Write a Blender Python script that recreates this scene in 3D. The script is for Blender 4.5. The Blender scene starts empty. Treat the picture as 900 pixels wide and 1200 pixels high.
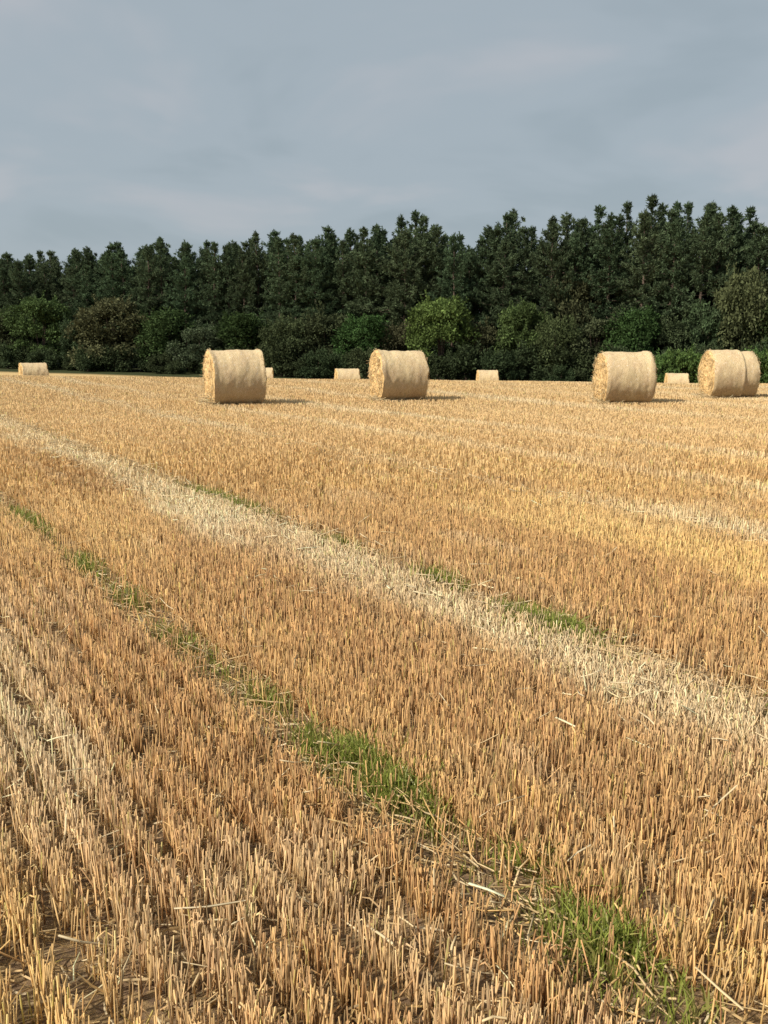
import bpy, math, random
import numpy as np
from mathutils import Vector, Matrix

rng = np.random.default_rng(7)
random.seed(7)
R = math.radians
SC = bpy.context.scene
COL = SC.collection

# ------------------------------------------------------------------ camera
F, CX, CY, CAM_H = 1100.0, 450.0, 600.0, 1.6      # focal length in photo pixels (900 x 1200)
PITCH = math.atan((600 - 395) / F)
cam_d = bpy.data.cameras.new('camera')
cam_d.sensor_fit = 'VERTICAL'
cam_d.sensor_height = 36.0
cam_d.lens = F / 1200.0 * 36.0
cam_d.clip_start = 0.05
cam_d.clip_end = 9000
cam = bpy.data.objects.new('camera', cam_d)
COL.objects.link(cam)
cam.location = (0, 0, CAM_H)
cam.rotation_euler = (math.pi / 2 - PITCH, 0, 0)
SC.camera = cam

# ------------------------------------------------------------------ sky and sun
SUN_EL, SUN_AZ = R(43), R(-119)      # azimuth from +Y clockwise: left of and behind the camera
world = bpy.data.worlds.new('World')
SC.world = world
world.use_nodes = True
nt = world.node_tree
nt.nodes.clear()
out = nt.nodes.new('ShaderNodeOutputWorld')
bg = nt.nodes.new('ShaderNodeBackground')
bg.inputs['Strength'].default_value = 0.1
sky = nt.nodes.new('ShaderNodeTexSky')
sky.sky_type = 'NISHITA'
sky.sun_disc = False
sky.sun_elevation = SUN_EL
sky.sun_rotation = SUN_AZ
sky.dust_density = 2.5
tc = nt.nodes.new('ShaderNodeTexCoord')
sep = nt.nodes.new('ShaderNodeSeparateXYZ')
nt.links.new(tc.outputs['Generated'], sep.inputs[0])
addz = nt.nodes.new('ShaderNodeMath'); addz.operation = 'MAXIMUM'; addz.inputs[1].default_value = 0.0
nt.links.new(sep.outputs['Z'], addz.inputs[0])
addz2 = nt.nodes.new('ShaderNodeMath'); addz2.operation = 'ADD'; addz2.inputs[1].default_value = 0.22
nt.links.new(addz.outputs[0], addz2.inputs[0])
dx = nt.nodes.new('ShaderNodeMath'); dx.operation = 'DIVIDE'
dy = nt.nodes.new('ShaderNodeMath'); dy.operation = 'DIVIDE'
for n_, s_ in ((dx, 'X'), (dy, 'Y')):
    nt.links.new(sep.outputs[s_], n_.inputs[0])
    nt.links.new(addz2.outputs[0], n_.inputs[1])
comb = nt.nodes.new('ShaderNodeCombineXYZ')
nt.links.new(dx.outputs[0], comb.inputs[0]); nt.links.new(dy.outputs[0], comb.inputs[1])
cn = nt.nodes.new('ShaderNodeTexNoise')
cn.inputs['Scale'].default_value = 1.4
cn.inputs['Detail'].default_value = 4.0
cn.inputs['Roughness'].default_value = 0.5
cn.inputs['Distortion'].default_value = 0.35
nt.links.new(comb.outputs[0], cn.inputs['Vector'])
cr = nt.nodes.new('ShaderNodeValToRGB')
cr.color_ramp.interpolation = 'EASE'
cr.color_ramp.elements[0].position = 0.38
cr.color_ramp.elements[0].color = (0.280, 0.332, 0.366, 1)
cr.color_ramp.elements[1].position = 0.66
cr.color_ramp.elements[1].color = (0.375, 0.397, 0.424, 1)
e_ = cr.color_ramp.elements.new(0.50); e_.color = (0.312, 0.362, 0.398, 1)
nt.links.new(cn.outputs['Fac'], cr.inputs[0])
sc10 = nt.nodes.new('ShaderNodeVectorMath'); sc10.operation = 'SCALE'; sc10.inputs['Scale'].default_value = 10.0
nt.links.new(cr.outputs['Color'], sc10.inputs[0])
mx = nt.nodes.new('ShaderNodeMix'); mx.data_type = 'RGBA'
mx.inputs['Factor'].default_value = 0.90          # a high even cloud deck with a little sky through it
nt.links.new(sky.outputs['Color'], mx.inputs['A'])
nt.links.new(sc10.outputs[0], mx.inputs['B'])
nt.links.new(mx.outputs['Result'], bg.inputs['Color'])
nt.links.new(bg.outputs[0], out.inputs[0])

sun_d = bpy.data.lights.new('sun', 'SUN')
sun_d.energy = 5.0
sun_d.angle = R(4)
sun_d.color = (1.0, 0.915, 0.785)
sun = bpy.data.objects.new('sun', sun_d)
COL.objects.link(sun)
sv = Vector((math.sin(SUN_AZ) * math.cos(SUN_EL), math.cos(SUN_AZ) * math.cos(SUN_EL), math.sin(SUN_EL)))
sun.rotation_euler = sv.to_track_quat('Z', 'Y').to_euler()
sun.location = (-30, -20, 40)

SC.view_settings.view_transform = 'Standard'
SC.view_settings.look = 'None'
SC.view_settings.exposure = 0.32
SC.view_settings.gamma = 1.0
SC.view_settings.use_curve_mapping = False
SC.render.engine = 'CYCLES'
SC.cycles.use_denoising = True
SC.cycles.max_bounces = 6
SC.cycles.diffuse_bounces = 4
SC.cycles.glossy_bounces = 2
SC.cycles.transmission_bounces = 2

# ------------------------------------------------------------------ helpers
def sstep(a, b, x):
    t = np.clip((np.asarray(x, float) - a) / (b - a), 0, 1)
    return t * t * (3 - 2 * t)

def hash2(ix, iy, seed):
    h = (ix.astype(np.int64) * 374761393 + iy.astype(np.int64) * 668265263 + seed * 982451653) & 0xffffffff
    h = ((h ^ (h >> 13)) * 1274126177) & 0xffffffff
    h = ((h ^ (h >> 16)) * 2246822519) & 0xffffffff
    return ((h ^ (h >> 15)) & 0xffffff) / float(0xffffff)

def vnoise(x, y, seed=0):
    x = np.asarray(x, float); y = np.asarray(y, float)
    ix = np.floor(x).astype(np.int64); iy = np.floor(y).astype(np.int64)
    fx = x - ix; fy = y - iy
    fx = fx * fx * (3 - 2 * fx); fy = fy * fy * (3 - 2 * fy)
    a = hash2(ix, iy, seed); b = hash2(ix + 1, iy, seed)
    c = hash2(ix, iy + 1, seed); d = hash2(ix + 1, iy + 1, seed)
    return (a * (1 - fx) + b * fx) * (1 - fy) + (c * (1 - fx) + d * fx) * fy

def fnoise(x, y, seed=0, octv=3):
    s = 0; amp = 1; tot = 0
    for o in range(octv):
        s = s + amp * vnoise(np.asarray(x) * 2 ** o, np.asarray(y) * 2 ** o, seed + o * 17)
        tot += amp; amp *= 0.5
    return s / tot

def terrain(x, y):
    """gentle field that crests about 38 m out and falls away towards the wood"""
    x = np.asarray(x, float); y = np.asarray(y, float)
    tilt = -0.0105 * np.clip(x, -60, 60) * sstep(12, 36, y)
    drop = 1.66 * (1 - np.exp(-(np.maximum(y - 34, 0) / 12.5) ** 2)) + 0.95 * sstep(58, 95, y)
    und = (fnoise(x * 0.18, y * 0.18, 3, 2) - 0.5) * 0.10 * sstep(6, 20, y)
    return tilt - drop + und

cp, sp = math.cos(PITCH), math.sin(PITCH)
def ray(px, py):
    x = (px - CX) / F; u = (CY - py) / F
    return np.array([x, cp + u * sp, -sp + u * cp])

def ground_pt(px, py, z=0.0):
    d = ray(px, py)
    t = (z - CAM_H) / d[2]
    p = np.array([0, 0, CAM_H]) + t * d
    return p

def make_mesh(name, verts, polys_flat, sizes, col=None, uv=None, smooth=True, mat=None, cname='tint'):
    me = bpy.data.meshes.new(name)
    verts = np.ascontiguousarray(verts, np.float32)
    polys_flat = np.ascontiguousarray(polys_flat, np.int32)
    sizes = np.ascontiguousarray(sizes, np.int32)
    me.vertices.add(len(verts)); me.vertices.foreach_set('co', verts.ravel())
    me.loops.add(len(polys_flat)); me.loops.foreach_set('vertex_index', polys_flat)
    me.polygons.add(len(sizes))
    starts = np.zeros(len(sizes), np.int32); starts[1:] = np.cumsum(sizes)[:-1]
    me.polygons.foreach_set('loop_start', starts)
    me.polygons.foreach_set('loop_total', sizes)
    me.polygons.foreach_set('use_smooth', np.full(len(sizes), smooth, bool))
    me.update(calc_edges=True)
    if col is not None:
        a = me.color_attributes.new(cname, 'FLOAT_COLOR', 'POINT')
        c4 = np.ones((len(verts), 4), np.float32); c4[:, :3] = col
        a.data.foreach_set('color', c4.ravel())
    if uv is not None:
        l = me.uv_layers.new(name='uv')
        l.data.foreach_set('uv', np.ascontiguousarray(uv, np.float32)[polys_flat].ravel())
    if mat: me.materials.append(mat)
    return me

class Geo:
    """collects vertex / polygon arrays"""
    def __init__(s): s.v = []; s.p = []; s.s = []; s.c = []; s.n = 0
    def add(s, v, p, sizes, c=None):
        v = np.asarray(v, float).reshape(-1, 3)
        s.v.append(v); s.p.append(np.asarray(p).ravel() + s.n); s.s.append(np.asarray(sizes).ravel())
        if c is not None: s.c.append(np.broadcast_to(np.asarray(c, float), (len(v), 3)))
        s.n += len(v)
    def mesh(s, name, mat=None, smooth=True, uv=None):
        return make_mesh(name, np.concatenate(s.v), np.concatenate(s.p), np.concatenate(s.s),
                         np.concatenate(s.c) if s.c else None, uv, smooth, mat)

def sticks(g, pts, widths, col, nside=3, cap=True):
    """pts: list of ring centres, each (N,3); widths: list of (N,) radii; prism stalks"""
    N = len(pts[0]); K = len(pts)
    if N == 0: return
    ax = pts[-1] - pts[0]
    ax = ax / (np.linalg.norm(ax, axis=1, keepdims=True) + 1e-9)
    rnd = rng.normal(size=(N, 3))
    u = np.cross(ax, rnd); u /= np.linalg.norm(u, axis=1, keepdims=True) + 1e-9
    w = np.cross(ax, u)
    V = np.zeros((N, K, nside, 3))
    for k in range(K):
        for j in range(nside):
            a = 2 * math.pi * j / nside
            V[:, k, j] = pts[k] + (u * math.cos(a) + w * math.sin(a)) * widths[k][:, None]
    base = (np.arange(N) * K * nside)[:, None]
    polys = []; 
    if nside == 2:
        for k in range(K - 1):
            polys.append(base + np.array([[k * 2, k * 2 + 1, k * 2 + 3, k * 2 + 2]]))
        q = np.concatenate(polys, 1).reshape(-1); sz = np.full(N * (K - 1), 4)
    else:
        for k in range(K - 1):
            for j in range(nside):
                j2 = (j + 1) % nside
                polys.append(base + np.array([[k * nside + j, k * nside + j2, (k + 1) * nside + j2, (k + 1) * nside + j]]))
        q = np.concatenate(polys, 1).reshape(-1); sz = np.full(N * (K - 1) * nside, 4)
        if cap:
            cq = base + np.array([[(K - 1) * nside + j for j in range(nside)]])
            q = np.concatenate([q, cq.ravel()]); sz = np.concatenate([sz, np.full(N, nside)])
    c = np.repeat(col[:, None, :], K * nside, 1).reshape(-1, 3)
    g.add(V, q, sz, c)

def obj(name, me, parent=None, loc=None):
    o = bpy.data.objects.new(name, me)
    COL.objects.link(o)
    if parent: o.parent = parent
    if loc is not None: o.location = loc
    return o

def tag(o, label=None, cat=None, group=None, kind=None):
    if label: o['label'] = label
    if cat: o['category'] = cat
    if group: o['group'] = group
    if kind: o['kind'] = kind
    return o

# ------------------------------------------------------------------ materials
def new_mat(name):
    m = bpy.data.materials.new(name); m.use_nodes = True
    t = m.node_tree; b = t.nodes['Principled BSDF']
    return m, t, b

def attr_mat(name, rough=0.6, spec=0.25, transl=0.0, noise_amt=0.12, noise_scale=60.0, attr='tint'):
    m, t, b = new_mat(name)
    a = t.nodes.new('ShaderNodeAttribute'); a.attribute_name = attr
    g = t.nodes.new('ShaderNodeNewGeometry')
    n = t.nodes.new('ShaderNodeTexNoise'); n.inputs['Scale'].default_value = noise_scale; n.inputs['Detail'].default_value = 2
    t.links.new(g.outputs['Position'], n.inputs['Vector'])
    mr = t.nodes.new('ShaderNodeMapRange')
    mr.inputs['From Min'].default_value = 0.3; mr.inputs['From Max'].default_value = 0.7
    mr.inputs['To Min'].default_value = 1 - noise_amt; mr.inputs['To Max'].default_value = 1 + noise_amt
    t.links.new(n.outputs['Fac'], mr.inputs['Value'])
    vm = t.nodes.new('ShaderNodeVectorMath'); vm.operation = 'SCALE'
    t.links.new(a.outputs['Color'], vm.inputs[0]); t.links.new(mr.outputs[0], vm.inputs['Scale'])
    t.links.new(vm.outputs[0], b.inputs['Base Color'])
    b.inputs['Roughness'].default_value = rough
    b.inputs['Specular IOR Level'].default_value = spec
    if transl:
        tr = t.nodes.new('ShaderNodeBsdfTranslucent'); t.links.new(vm.outputs[0], tr.inputs['Color'])
        ms = t.nodes.new('ShaderNodeMixShader'); ms.inputs[0].default_value = transl
        t.links.new(b.outputs[0], ms.inputs[1]); t.links.new(tr.outputs[0], ms.inputs[2])
        t.links.new(ms.outputs[0], t.nodes['Material Output'].inputs['Surface'])
    return m

M_STRAW = attr_mat('straw', 0.55, 0.3, 0.25, 0.10, 45)
M_GRASS = attr_mat('grass_blade', 0.5, 0.3, 0.30, 0.12, 30)

def ground_mat():
    m, t, b = new_mat('field_soil')
    L = t.links.new
    g = t.nodes.new('ShaderNodeNewGeometry')
    def noise(scale, detail=4, rough=0.6, vec=None):
        n = t.nodes.new('ShaderNodeTexNoise'); n.inputs['Scale'].default_value = scale
        n.inputs['Detail'].default_value = detail; n.inputs['Roughness'].default_value = rough
        L(vec or g.outputs['Position'], n.inputs['Vector']); return n
    def ramp(src, stops):
        r = t.nodes.new('ShaderNodeValToRGB'); e = r.color_ramp.elements
        e[0].position, e[0].color = stops[0][0], (*stops[0][1], 1)
        e[1].position, e[1].color = stops[-1][0], (*stops[-1][1], 1)
        for p, c in stops[1:-1]:
            x = e.new(p); x.color = (*c, 1)
        L(src, r.inputs[0]); return r
    def mix(f, a, b_):
        x = t.nodes.new('ShaderNodeMix'); x.data_type = 'RGBA'
        if isinstance(f, float): x.inputs['Factor'].default_value = f
        else: L(f, x.inputs['Factor'])
        L(a, x.inputs['A']); L(b_, x.inputs['B']); return x.outputs['Result']
    soil = ramp(noise(9, 6, 0.65).outputs['Fac'], [(0.3, (0.11, 0.072, 0.046)), (0.55, (0.19, 0.128, 0.078)), (0.75, (0.27, 0.19, 0.115))])
    chaff = ramp(noise(110, 3, 0.7).outputs['Fac'], [(0.35, (0.17, 0.115, 0.06)), (0.6, (0.36, 0.25, 0.12)), (0.8, (0.5, 0.37, 0.2))])
    fac = ramp(noise(28, 4, 0.7).outputs['Fac'], [(0.42, (0, 0, 0)), (0.62, (1, 1, 1))])
    near = mix(fac.outputs[0], soil.outputs[0], chaff.outputs[0])
    # stubble too far off to pick out: straw colour in the field, rough grass under the wood
    far = ramp(noise(0.9, 5, 0.7).outputs['Fac'], [(0.3, (0.42, 0.29, 0.13)), (0.7, (0.55, 0.40, 0.20))])
    sx = t.nodes.new('ShaderNodeSeparateXYZ'); L(g.outputs['Position'], sx.inputs[0])
    mr = t.nodes.new('ShaderNodeMapRange'); mr.inputs['From Min'].default_value = 40; mr.inputs['From Max'].default_value = 47
    L(sx.outputs['Y'], mr.inputs['Value'])
    field = mix(mr.outputs[0], near, far.outputs[0])
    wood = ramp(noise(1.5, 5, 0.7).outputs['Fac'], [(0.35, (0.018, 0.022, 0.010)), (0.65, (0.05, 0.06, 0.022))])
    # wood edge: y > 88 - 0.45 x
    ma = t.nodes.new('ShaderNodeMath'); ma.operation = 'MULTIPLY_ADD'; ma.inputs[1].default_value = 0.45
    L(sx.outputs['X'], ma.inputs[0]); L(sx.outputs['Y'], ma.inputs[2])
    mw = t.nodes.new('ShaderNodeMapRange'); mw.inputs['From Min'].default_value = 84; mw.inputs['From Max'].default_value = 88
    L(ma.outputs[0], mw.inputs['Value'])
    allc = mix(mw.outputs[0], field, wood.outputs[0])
    L(allc, b.inputs['Base Color'])
    b.inputs['Roughness'].default_value = 0.95
    b.inputs['Specular IOR Level'].default_value = 0.1
    bp = t.nodes.new('ShaderNodeBump'); bp.inputs['Strength'].default_value = 0.8; bp.inputs['Distance'].default_value = 0.02
    L(noise(45, 6, 0.7).outputs['Fac'], bp.inputs['Height']); L(bp.outputs[0], b.inputs['Normal'])
    return m

# ------------------------------------------------------------------ ground sheet
def graded(limit, fine, step, grow):
    a = list(np.arange(0, fine + 1e-6, step)); s = step
    while a[-1] < limit:
        s *= grow; a.append(a[-1] + s)
    return np.array(a)

xs = graded(3500, 7, 0.16, 1.09); xs = np.concatenate([-xs[:0:-1], xs])
ys = graded(4500, 14, 0.16, 1.055); ys = np.concatenate([-graded(600, 1, 0.4, 1.3)[:0:-1], ys])
GX, GY = np.meshgrid(xs, ys)
GZ = terrain(GX, GY) + (fnoise(GX * 3, GY * 3, 11, 3) - 0.5) * 0.05 * (1 - sstep(10, 25, np.hypot(GX, GY)))
nx_, ny_ = len(xs), len(ys)
ii = (np.arange(ny_ - 1)[:, None] * nx_ + np.arange(nx_ - 1)[None, :]).ravel()
gq = np.stack([ii, ii + 1, ii + 1 + nx_, ii + nx_], 1)
gme = make_mesh('ground', np.stack([GX.ravel(), GY.ravel(), GZ.ravel()], 1), gq.ravel(), np.full(len(gq), 4), smooth=True, mat=ground_mat())
tag(obj('ground', gme), 'brown soil of the harvested field under the stubble', 'ground', kind='structure')

# ------------------------------------------------------------------ stubble field layout
TH = math.atan(695.0 / (F / cp))            # drill rows run away to the left of the view
cT, sT = math.cos(TH), math.sin(TH)
def cs(x, y): return x * cT + y * sT, -x * sT + y * cT      # across rows, along rows
def xy(c, s): return c * cT - s * sT, c * sT + s * cT
def c_of(px, py):
    p = ground_pt(px, py, 0.085); return cs(p[0], p[1])[0]

C1 = 0.5 * (c_of(370, 862) + c_of(210, 742))            # green wheel track
C2 = 0.5 * (c_of(510, 668) + c_of(640, 722))            # second wheel track with pale straw
C3 = 0.5 * (c_of(645, 582) + c_of(330, 510))            # pale line farther out
C0 = 0.5 * (c_of(20, 815) + c_of(140, 950))             # pale band at lower left
print('tracks', C0, C1, C2, C3, 'theta', math.degrees(TH))

def g_(x, m, s): return np.exp(-((x - m) / s) ** 2)

GOLD = np.array([0.72, 0.485, 0.195]); BROWN = np.array([0.49, 0.285, 0.122]); PALE = np.array([0.82, 0.690, 0.450])
FARC = np.array([0.76, 0.555, 0.290])

def field_mix(x, y):
    """colour shares, height factor, density and lean of the stubble at a place"""
    c, s = cs(x, y)
    wob = (fnoise(s * 0.35, c * 0.2, 21, 2) - 0.5) * 0.30
    cc = c + wob
    n1 = fnoise(c * 1.1, s * 0.22, 31, 3); n2 = fnoise(c * 2.6, s * 0.9, 41, 3)
    n3 = fnoise(x * 0.5, y * 0.5, 51, 2)
    far = sstep(5, 17, y)
    pale = 1.15 * g_(cc + (n2 - .5) * 0.5, C2 - 0.36, 0.34) * (0.15 + 1.25 * n2) * (.6 + .8 * n3) + 0.75 * g_(cc, C0, 0.20) * (0.3 + n2) * (0.25 + .75 * sstep(2.3, 3.4, y)) + 0.95 * g_(cc, C3, 0.24) * np.clip(2.0 * (fnoise(s * .25, c * .3, 78, 2) - .2), .12, 1)
    for c_, w_, a_ in ((C3 + 1.9, 0.28, 0.9), (C3 + 4.2, 0.35, 1.0), (C3 + 6.6, 0.35, .8), (C3 + 9.5, 0.5, 1.0), (C3 + 12.5, .5, .8), (C3 + 15, 0.6, 1.0), (C3 + 18.5, 0.6, .9), (C3 + 22, .7, .9)):
        pale = pale + a_ * g_(cc + (n1 - .5) * 0.8, c_, w_) * np.clip(1.9 * (fnoise(s * .13, c * .3, 77, 2) - .22), .08, 1)
    pale = np.clip(pale + 0.5 * sstep(0.62, 0.8, n2) * 0.6, 0, 1)
    brown = np.clip(0.9 * sstep(0.36, 0.60, n1) * (1 - 0.65 * far) + 0.45 * g_(cc, (C1 + C2) / 2 - 0.05, 0.55) + 0.35 * g_(cc, C1 - 0.45, 0.35) - 0.35 * g_(cc, C1 + 0.4, 0.22), 0, 1) * (1 - 0.55 * sstep(0.5, 0.75, n3))
    brown = brown * (1 - 0.75 * far)
    return c, s, cc, wob, pale, brown, far, n1, n2

# patches where grass has come up in the wheel tracks (photo pixel, radius across, radius along, strength)
PATCH = [(440, 888, .12, .42, 1.0), (495, 925, .10, .22, .7), (385, 862, .09, .25, .8), (690, 1066, .12, .22, 1.0), (610, 985, .10, .20, .55), (560, 960, .08, .2, .4),
         (790, 1150, .10, .16, .45), (720, 1100, .08, .15, .4), (310, 800, .08, .28, .45), (210, 740, .09, .4, .55), (150, 690, .10, .4, .5), (95, 652, .10, .5, .6), (30, 605, .12, .8, .6),
         (260, 770, .08, .3, .3), (640, 722, .13, .42, 1.0), (690, 745, .10, .3, .5), (510, 668, .11, .3, .7), (400, 628, .12, .5, .4), (270, 584, .16, .7, .6), (300, 592, .14, .5, .45),
         (860, 818, .12, .3, .45), (765, 775, .10, .35, .3), (240, 572, .15, 1.0, .5)]
PT = []
for px, py, ra, rs, st in PATCH:
    p = ground_pt(px, py, 0.085); PT.append((*cs(p[0], p[1]), ra * .8, rs * .6, st ** 1.6))
def greenness(c, s):
    r = np.zeros_like(c)
    for c_, s_, ra, rs, st in PT:
        r = np.maximum(r, st * np.exp(-((c - c_) / ra) ** 2 - ((s - s_) / rs) ** 2))
    return r

def in_view(x, y, m=1.28, pad=0.9):
    return (np.abs(x) < 0.41 * m * y + pad) & (y > 1.15)

BALE_SPOTS = []        # filled before stubble is drawn so the straw is pressed flat beneath each bale

# photo px of the bale's contact line centre, distance hint, yaw, profile
BALES = [
    dict(px=272, base=471.5, yaw=21, kind=0),
    dict(px=467, base=465.5, yaw=16, kind=1),
    dict(px=735, base=467.5, yaw=3, kind=2),
    dict(px=859, base=461.5, yaw=0, kind=3),
    dict(px=41, y=47.5, yaw=29, kind=4),
    dict(px=407, y=51.0, yaw=10, kind=4),
    dict(px=571, y=58.5, yaw=1, kind=4),
    dict(px=792.5, y=55.5, yaw=-9, kind=4),
    dict(px=306.5, y=50.5, yaw=9, kind=4),
]
for b in BALES:
    if 'base' in b:
        p = ground_pt(b['px'], b['base'], 0.10)
        b['x'], b['y'] = p[0], p[1] + 0.42
    else:
        b['x'] = (b['px'] - CX) / F * (b['y'] * cp + 2.9 * sp)
    b['z'] = float(terrain(b['x'], b['y']))
    print('bale', b['x'], b['y'], b['z'])

# ------------------------------------------------------------------ stubble
ROW = 0.125
def row_points(y0, y1, per_m, seed):
    """points strung along the drill rows inside the view between two distances"""
    r = np.random.default_rng(seed)
    cor = []
    for y in (max(y0 * .72, 1.15), y1 * 1.35 if y1 < 40 else y1):
        w = 0.41 * 1.28 * y + 0.9
        cor += [(-w, y), (w, y)]
    cc = np.array([cs(*q) for q in cor])
    i0, i1 = int(cc[:, 0].min() / ROW) - 1, int(cc[:, 0].max() / ROW) + 1
    s0, s1 = cc[:, 1].min(), cc[:, 1].max()
    L = s1 - s0; n = int(L * per_m)
    I = np.repeat(np.arange(i0, i1 + 1), n)
    S = s0 + r.random(len(I)) * L
    C = I * ROW + (fnoise(S * 0.25, I * 7.3, 61, 2) - 0.5) * 0.04
    x, y = xy(C, S)
    ye = y + r.normal(0, 0.09, len(y)) * y            # detail levels fade into each other
    k = (ye >= y0) & (ye < y1) & in_view(x, y)
    if y0 < 1.2: k = (ye < y1) & in_view(x, y)
    I, S, C = I[k], S[k], C[k]
    # stalks tiller in clumps along the row
    cl = fnoise(S * 9.0, I * 3.7, 71, 2)
    k = r.random(len(S)) < np.clip(0.25 + 1.5 * (cl - 0.22), 0.12, 1)
    return C[k], S[k], r

gs = Geo()
def stubble_zone(y0, y1, per_m, seed, nside, mid, wbase):
    C, S, r = row_points(y0, y1, per_m, seed)
    N = len(C)
    stray = r.random(N) < 0.04                          # stubs broken or sown between the rows
    C = C + r.normal(0, 0.018 if y1 < 12 else 0.024, N) * np.where(stray, 2.8, 1.0)
    x, y = xy(C, S)
    c, s, cc, wob, pale, brown, far, n1, n2 = field_mix(x, y)
    keep = np.ones(N, bool)
    # wheel tracks
    t1 = np.abs(c + 0.35 * wob - C1 - 0.02); t2 = np.abs(c + 0.35 * wob - C2)
    keep &= (t1 > 0.10 + 0.07 * n2) | (r.random(N) < 0.10)
    keep &= (t2 > 0.10 + 0.08 * n2) | (r.random(N) < 0.16)
    keep &= r.random(N) > 0.55 * g_(cc, C3, 0.12)
    # bare gaps
    gap = fnoise(c * 4.2, s * 3.0, 81, 2)
    keep &= (gap < 0.78) | (r.random(N) < 0.25)
    for b in BALES:
        keep &= ((x - b['x']) ** 2 + (y - b['y']) ** 2) > 0.62 ** 2
    x, y, c, s, cc, pale, brown, far, n1, n2, gap, t1, t2 = [a[keep] for a in (x, y, c, s, cc, pale, brown, far, n1, n2, gap, t1, t2)]
    N = len(x)
    z = terrain(x, y) - 0.012
    flat = np.clip(0.8 * g_(cc, C2 - 0.33, 0.30) + 0.5 * g_(t1, 0.12, 0.06), 0, 1)
    h = (0.132 + 0.025 * (n1 - .5)) * (0.80 + 0.36 * r.random(N)) * (1 - 0.22 * flat * r.random(N))
    h = np.where(r.random(N) < 0.10, h * (0.35 + 0.4 * r.random(N)), h)
    h *= 1 - 0.40 * sstep(9, 28, y)
    lean = r.normal(0, 0.085, (N, 2)) * (1 + 2.6 * flat[:, None]) + np.array([0.03, -0.02])
    wild = r.random(N) < 0.04
    lean[wild] *= 4.5
    tip = np.stack([x + lean[:, 0] * h, y + lean[:, 1] * h, z + h * np.sqrt(np.clip(1 - (lean ** 2).sum(1) * .5, .2, 1))], 1)
    base = np.stack([x, y, z], 1)
    w = wbase * (0.65 + 0.7 * r.random(N))
    # colour
    pr = r.random(N); br = r.random(N)
    P = np.clip(pale * 1.0 + 0.10 * (pr < 0.12), 0, 1)[:, None]
    B = np.clip(brown * (0.35 + 0.9 * br), 0, 1)[:, None]
    col = GOLD * (1 - far[:, None]) + FARC * far[:, None]
    col = col * (1 - B) + BROWN * B
    col = col * (1 - P * (0.5 + 0.5 * pr[:, None])) + PALE * P * (0.5 + 0.5 * pr[:, None])
    col = col * np.clip(r.normal(1, 0.26 * (1 - 0.7 * far), N), 0.45, 1.55)[:, None]
    dk = r.random(N) < 0.10 * (1 - 0.9 * far)                                  # weathered stalks
    col[dk] *= np.array([0.55, 0.48, 0.45])
    gr = r.random(N) < 0.03                                # a few still greenish
    col[gr] *= np.array([0.85, 1.02, 0.75])
    col = np.clip(col, 0.02, 0.9)
    if mid:
        k = base * 0.5 + tip * 0.5
        k[:, :2] += r.normal(0, 0.004, (N, 2))
        sticks(gs, [base, k, tip], [w * 0.9, w * 1.05, w * 0.8], col, nside)
    else:
        sticks(gs, [base, tip], [w, w * 0.85], col, nside, cap=nside > 2)
    if y1 < 10:          # shreds of leaf sheath hanging from the stalks
        k = r.random(N) < 0.22
        b0 = base[k] + (tip[k] - base[k]) * r.uniform(.3, .9, (k.sum(), 1)); a_ = r.random(k.sum()) * 6.28
        ln_ = r.uniform(.02, .06, k.sum())
        d1 = np.stack([np.cos(a_) * ln_ * .5, np.sin(a_) * ln_ * .5, ln_ * .4], 1); d2 = np.stack([np.cos(a_) * ln_, np.sin(a_) * ln_, ln_ * r.normal(-.1, .5, k.sum())], 1)
        wl = r.uniform(.0012, .0026, k.sum())
        sticks(gs, [b0, b0 + d1, b0 + d2], [wl, wl * 1.1, wl * .4], np.clip(col[k] * 1.08, 0, .85), 2)
    return N

zones = [(1.15, 4.5, 760, 101, 3, False, 0.0024), (4.5, 9.0, 460, 102, 3, False, 0.0028), (9.0, 19.0, 225, 103, 2, False, 0.0058), (19.0, 30.0, 86, 104, 2, False, 0.0072), (30.0, 42.0, 48, 105, 2, False, 0.0092)]
for zn in zones: print('stalks', zn[:2], stubble_zone(*zn))
stub = obj('stubble', gs.mesh('stubble', M_STRAW))
tag(stub, 'golden cut cereal stubble standing in drill rows across the whole field', 'stubble', kind='stuff')

# ------------------------------------------------------------------ loose straw
gl = Geo()
def lay_straw(x, y, zoff, length, az, tilt, w, col, r, bend=0.12, ns=3):
    N = len(x)
    z = terrain(x, y) + zoff
    d = np.stack([np.cos(az) * np.cos(tilt), np.sin(az) * np.cos(tilt), np.sin(tilt)], 1) * length[:, None]
    c0 = np.stack([x, y, z], 1)
    a = c0 - d * 0.5; b = c0 + d * 0.5
    m = c0 + r.normal(0, 1, (N, 3)) * (length * bend * 0.5)[:, None] * np.array([1, 1, 0.45])
    a[:, 2] = np.maximum(a[:, 2], terrain(a[:, 0], a[:, 1]) + 0.002)
    b[:, 2] = np.maximum(b[:, 2], terrain(b[:, 0], b[:, 1]) + 0.002)
    sticks(gl, [a, m, b], [w, w, w * 0.8], col, ns)

def straw_col(N, r, pale=0.5):
    p = np.clip(r.normal(pale, 0.25, N), 0, 1)[:, None]
    return np.clip((GOLD * 0.8 * (1 - p) + PALE * p) * np.clip(r.normal(0.95, 0.18, N), .5, 1.4)[:, None], 0.02, 0.85)

r = np.random.default_rng(201)
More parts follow.
